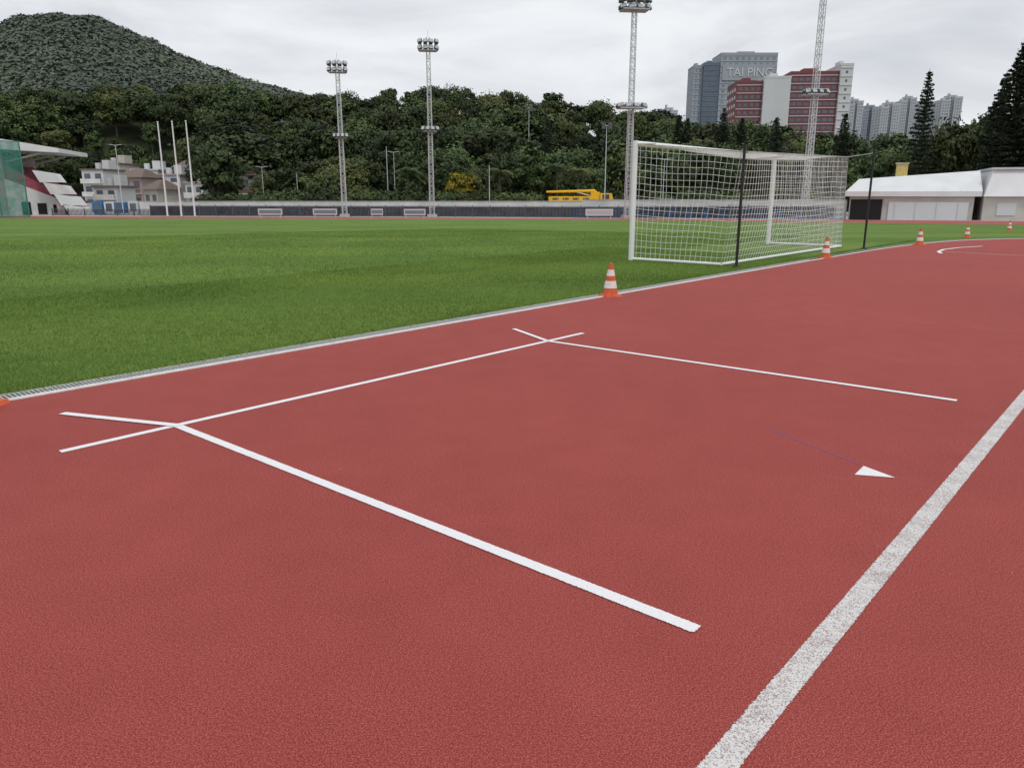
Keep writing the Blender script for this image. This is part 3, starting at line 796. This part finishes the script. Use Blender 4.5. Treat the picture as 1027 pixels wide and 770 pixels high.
TREES = [tree_mesh('tree_%d' % i, 20+i, 10, R, b_, nl, .34, 18, 22) for i, (R, b_, nl) in enumerate([(4.4, 2.2, 11), (3.6, 2.0, 10), (5.0, 2.6, 13), (3.0, 1.6, 9), (4.2, 1.2, 12)])]
YT = tree_mesh('tree_y', 91, 10, 4.2, 1.5, 11, .34, 22, 24, mat=M_leafy)
BUSH = tree_mesh('bush', 77, 4, 3.4, .3, 10, .26, 22, 24)
def tree_at(u, vtop, Y, k, wpx=None, name='broadleaf_tree', me=None):
    x = sx(u, 180, Y); h = sz(vtop, Y)+1.6
    me = me or TREES[k]; s = h/10
    sxy = s
    if wpx: sxy = (wpx*Y/790/2)/([4.4, 3.6, 5.0, 3.0, 4.2][k]*.95)
    put(me, name, x, Y, -1.6, sc3=(sxy, sxy, s), rz=random.uniform(0, 6))
for a in ((213, 139, 118, 3, 42), (228, 152, 122, 1, 34), (268, 172, 126, 4, 30), (290, 166, 126, 0, 44), (322, 172, 121, 4, 40), (352, 162, 128, 2, 44),
          (378, 168, 130, 0, 40), (412, 150, 124, 1, 36), (455, 158, 126, 4, 40), (480, 168, 122, 0, 34), (512, 150, 127, 2, 46), (542, 146, 122, 1, 44), (572, 160, 131, 4, 44), (590, 166, 128, 0, 40),
          (628, 150, 135, 0, 44), (655, 140, 140, 2, 50), (690, 138, 135, 4, 54), (715, 142, 132, 0, 44), (742, 146, 125, 2, 48), (775, 150, 125, 4, 46), (808, 152, 124, 0, 44), (836, 150, 122, 2, 44),
          (870, 152, 112, 0, 44), (896, 150, 112, 4, 40), (912, 142, 112, 1, 36), (950, 120, 110, 2, 52), (975, 108, 112, 1, 44), (995, 112, 108, 0, 44), (1022, 122, 104, 4, 50), (930, 138, 118, 4, 44), (1050, 100, 108, 2, 60)):
    tree_at(*a)
tree_at(464, 170, 120, 1, 26, me=YT, name='yellow_flowering_tree')
for u, vt, Y, R in ((929, 69, 106, .95), (781, 117, 124, 1.0), (850, 114, 116, 1.0), (727, 108, 150, 1.3), (746, 118, 134, 1.0), (682, 114, 150, 1.1), (691, 118, 150, 1.0), (1022, 36, 92, 1.6), (1048, 60, 92, 1.6), (1006, 72, 100, 1.2), (550, 118, 150, 1.0)):
    h = sz(vt, Y)+1.6
    me = pine_mesh('norfolk_pine', int(u), h, 2.9*R, 1.0 if u < 1000 else 2.2)
    put(me, 'norfolk_pine', sx(u, 100, Y), Y, -1.6)
hedge = empty('hedge')
for i in range(46):
    u = 208+i*14+random.uniform(-4, 4); Y = random.uniform(114, 119)
    if 535 < u < 628: Y = 127
    s = random.uniform(.75, 1.15)
    put(BUSH, 'shrub', sx(u, 200, Y), Y, -1.6, s*.85, random.uniform(0, 6), hedge)

# palms
def palm_mesh(seed, h):
    rg = np.random.default_rng(seed); tq = []
    for i in range(6): tq += tube_quads((.05*i, 0, h*i/6-.1), (.05*(i+1), 0, h*(i+1)/6), .17-.012*i, .16-.012*i, 7)
    V = []; T_ = []
    for k in range(18):
        an = k*2.4; el = rg.uniform(-.2, 1.1); L_ = rg.uniform(1.9, 2.5); d = np.array([math.cos(an), math.sin(an), 0]); s = np.array([-d[1], d[0], 0])
        pts = [np.array([.3, 0, h])+d*L_*t*math.cos(el*(1-t*.5))+np.array([0, 0, L_*(math.sin(el)*t-.75*t*t)]) for t in np.linspace(0, 1, 9)]
        for i in range(1, 8):
            for q in range(3):
                p = pts[i]+(pts[i+1]-pts[i])*q/3; w = .55*math.sin(math.pi*(i+.5)/9)+.12
                for sg in (-1, 1):
                    tip = p+s*sg*w+d*.15-np.array([0, 0, w*.6]); V += [p, p+d*.09, tip+d*.03, tip]; T_.append(rg.uniform(.2, 1))
    n = len(tq)//4; V = np.array(tq+V)
    return fast_mesh('palm_tree', V, 4, np.concatenate([np.zeros(n), np.array(T_)]), [M_bark, M_leaf], np.concatenate([np.zeros(n), np.ones(len(T_))]))
for i, (u, vt, Y) in enumerate(((408, 172, 116), (420, 178, 117), (502, 172, 117), (560, 168, 118), (580, 172, 119), (652, 172, 112))):
    put(palm_mesh(i, sz(vt, Y)+1.6), 'palm_tree', sx(u, 185, Y), Y, -1.6, rz=i)

# wooded hill
su = [-300, -100, 0, 60, 110, 190, 240, 300, 340, 400, 450, 500, 560, 600, 640, 700, 760, 900, 1100, 1400]
sv = [76, 80, 86, 85, 85, 90, 96, 94, 98, 90, 93, 99, 102, 108, 116, 126, 136, 146, 150, 150]
YR = 245
rX = [sx(u, v, YR)/YR for u, v in zip(su, sv)]; rZ = [(sz(v, YR)-9.0+1.6) for v in sv]
def hillz(x, y):
    r = float(np.interp(x/max(y, 1), rX, rZ)); t = min(1, max(0, (y-132)/(YR-132)))
    t2 = min(1, max(0, (y-188)/(YR-188)))
    k = float(np.interp(x/max(y, 1), [-.41, -.37], [1, 0])); t = t*(1-k)+t2*k
    s = t*t*(3-2*t)*.6+t*.4
    return -1.75+max(0, r)*s+1.2*mnoise.noise(Vector((x*.03, y*.03, 0)))*s
def grid_obj(name, x0, x1, y0, y1, st, fn, mat):
    xs = np.arange(x0, x1+st, st); ys = np.arange(y0, y1+st, st); vs = []; fs = []
    for y in ys:
        for x in xs: vs.append((float(x), float(y), fn(float(x), float(y))))
    nx = len(xs)
    for j in range(len(ys)-1):
        for i in range(nx-1): k = j*nx+i; fs.append((k, k+1, k+nx+1, k+nx))
    me = bpy.data.meshes.new(name); me.from_pydata(vs, [], fs); me.materials.append(mat)
    me.polygons.foreach_set('use_smooth', [True]*len(fs)); o = bpy.data.objects.new(name, me); COL.objects.link(o); return o
M_under = plain('undergrowth', (.030, .040, .018), .95, var=.4, scale=.15)
grid_obj('wooded_hill', -260, 260, 130, 300, 6, hillz, M_under)
wood = empty('woodland')
y = 136
while y < 262:
    half = y*.78
    x = -half+random.uniform(0, 4)
    while x < min(half, 110):
        xx = x+random.uniform(-2.5, 2.5); yy = y+random.uniform(-4, 4)
        s = random.choice((.55, .7, .85, .95, 1.0, 1.15, 1.35)) if yy < 235 else random.uniform(.55, 1.3)
        if not (yy < 190 and xx/yy < -.388):
            a_ = random.uniform(.8, 1.25)
            put(random.choice(TREES), 'tree', xx, yy, hillz(xx, yy)-.6, sc3=(s*a_, s*a_, s), rz=random.uniform(0, 6), parent=wood)
        x += random.uniform(5.4, 8.8) if xx/yy > -.36 else random.uniform(4.8, 7.2)
    y += 9

# mountain
mu = [-400, -200, -60, 0, 20, 55, 90, 130, 180, 230, 280, 330, 420, 600, 900, 1200]
mv = [66, 50, 32, 19, 12, 9, 15, 30, 52, 70, 84, 100, 128, 150, 160, 165]
YM = 800
mX = [sx(u, v, YM)/YM for u, v in zip(mu, mv)]; mZ = [sz(v, YM)+2.6 for v in mv]
def mtz(x, y):
    r = float(np.interp(x/y, mX, mZ)); t = max(0, (y-300)/500)
    s = t**1.15 if t < 1 else 1-((y-800)/170)**2*.5
    g = mnoise.fractal(Vector((x*.006+3, y*.0035, .5)), 1.0, 2.0, 4)
    v2 = mnoise.voronoi(Vector((x*.045+9, y*.035, 0)))[0][0]
    return -3+r*s+g*24*min(1, t*1.5)*(1-min(1, max(0, t))**3*.85)+(1-v2)*3.5-5.0
m, nt, b = newmat('hazy_forested_slope')
tc = nt.nodes.new('ShaderNodeTexCoord').outputs['Object']
f1 = noise_node(nt, tc, .16, 6, .8); f2 = noise_node(nt, tc, .012, 5, .6, .6)
c = ramp(nt, f1, [(.38, (.055, .070, .055)), (.5, (.085, .105, .078)), (.64, (.12, .145, .10))])  # pale greyed greens: distance haze is put into the slope colours
c = mixcol(nt, 1, c, ramp(nt, f2, [(.35, (.82, .86, .9)), (.58, (1.05, 1.05, 1.02)), (.70, (1.3, 1.22, 1.15))]), 'MULTIPLY')
nt.links.new(c, b.inputs['Base Color']); b.inputs['Roughness'].default_value = .95; b.inputs['Specular IOR Level'].default_value = .05
grid_obj('mountain', -800, 380, 320, 930, 4.5, mtz, m)
rg = np.random.default_rng(55); nT = 26000
ty = rg.uniform(420, 835, nT); tx = (rg.uniform(-.86, .02, nT))*ty
tz = np.array([mtz(float(a), float(c)) for a, c in zip(tx, ty)])
cl = np.array([mnoise.noise(Vector((float(a)*.012, float(c)*.008, 3.1))) for a, c in zip(tx, ty)])
K = 5; rad = rg.uniform(1.0, 2.4, nT)
g = rg.normal(0, 1, (nT, K, 3))*np.array([.8, .8, .22])*rad[:, None, None]
Pm = np.stack([tx, ty, tz+rad*.25], 1)[:, None, :]+g
Nm = g/rad[:, None, None]*.25+np.array([0, -.3, 1.6])
tt = np.clip(.42+cl*1.1+rg.normal(0, .16, nT), 0, 1)[:, None]+rg.normal(0, .06, (nT, K))
Vm = leaf_quads(rg, Pm.reshape(-1, 3), Nm.reshape(-1, 3), 2.0)
me = fast_mesh('mountain_forest', Vm, 4, np.clip(tt, 0, 1).ravel(), [M_far])
COL.objects.link(bpy.data.objects.new('mountain_forest', me))

# ------------------------------------------------------------------ sky, sun, camera
w = bpy.data.worlds.new('World'); sc.world = w; w.use_nodes = True; nt = w.node_tree
bg = nt.nodes['Background']; out = nt.nodes['World Output']
sky = nt.nodes.new('ShaderNodeTexSky'); sky.sky_type = 'NISHITA'; sky.sun_disc = False
EL, AZ = math.radians(58), math.radians(150)
sky.sun_elevation = EL; sky.sun_rotation = AZ
nt.links.new(sky.outputs[0], bg.inputs['Color']); bg.inputs['Strength'].default_value = .10
tc = nt.nodes.new('ShaderNodeTexCoord').outputs['Generated']
mp = nt.nodes.new('ShaderNodeMapping'); mp.inputs['Scale'].default_value = (1, 1, 3.4); nt.links.new(tc, mp.inputs['Vector'])
n1 = noise_node(nt, mp.outputs[0], 2.6, 8, .55, .45)
cc = ramp(nt, n1, [(.30, (.60, .62, .66)), (.44, (.74, .755, .785)), (.56, (.87, .88, .90)), (.72, (.97, .975, .98))])
bg2 = nt.nodes.new('ShaderNodeBackground'); nt.links.new(cc, bg2.inputs['Color']); bg2.inputs['Strength'].default_value = 1.06
mx = nt.nodes.new('ShaderNodeMixShader'); mx.inputs[0].default_value = .9
nt.links.new(bg.outputs[0], mx.inputs[1]); nt.links.new(bg2.outputs[0], mx.inputs[2]); nt.links.new(mx.outputs[0], out.inputs['Surface'])
sl = bpy.data.lights.new('sun', 'SUN'); sl.energy = 1.2; sl.angle = math.radians(14); sl.color = (1, .97, .93)
so = bpy.data.objects.new('sun', sl); COL.objects.link(so)
dv = Vector((math.sin(AZ)*math.cos(EL), math.cos(AZ)*math.cos(EL), math.sin(EL)))
so.rotation_euler = dv.to_track_quat('Z', 'Y').to_euler()
cam = bpy.data.cameras.new('camera'); cam.lens = 36*760/1027; cam.sensor_width = 36; cam.clip_end = 6000; cam.clip_start = .05
co = bpy.data.objects.new('camera', cam); COL.objects.link(co); co.location = (0, 0, EYE)
co.rotation_euler = (math.radians(90-14.04), 0, 0); sc.camera = co
sc.view_settings.view_transform = 'Standard'; sc.view_settings.look = 'None'; sc.view_settings.exposure = 0
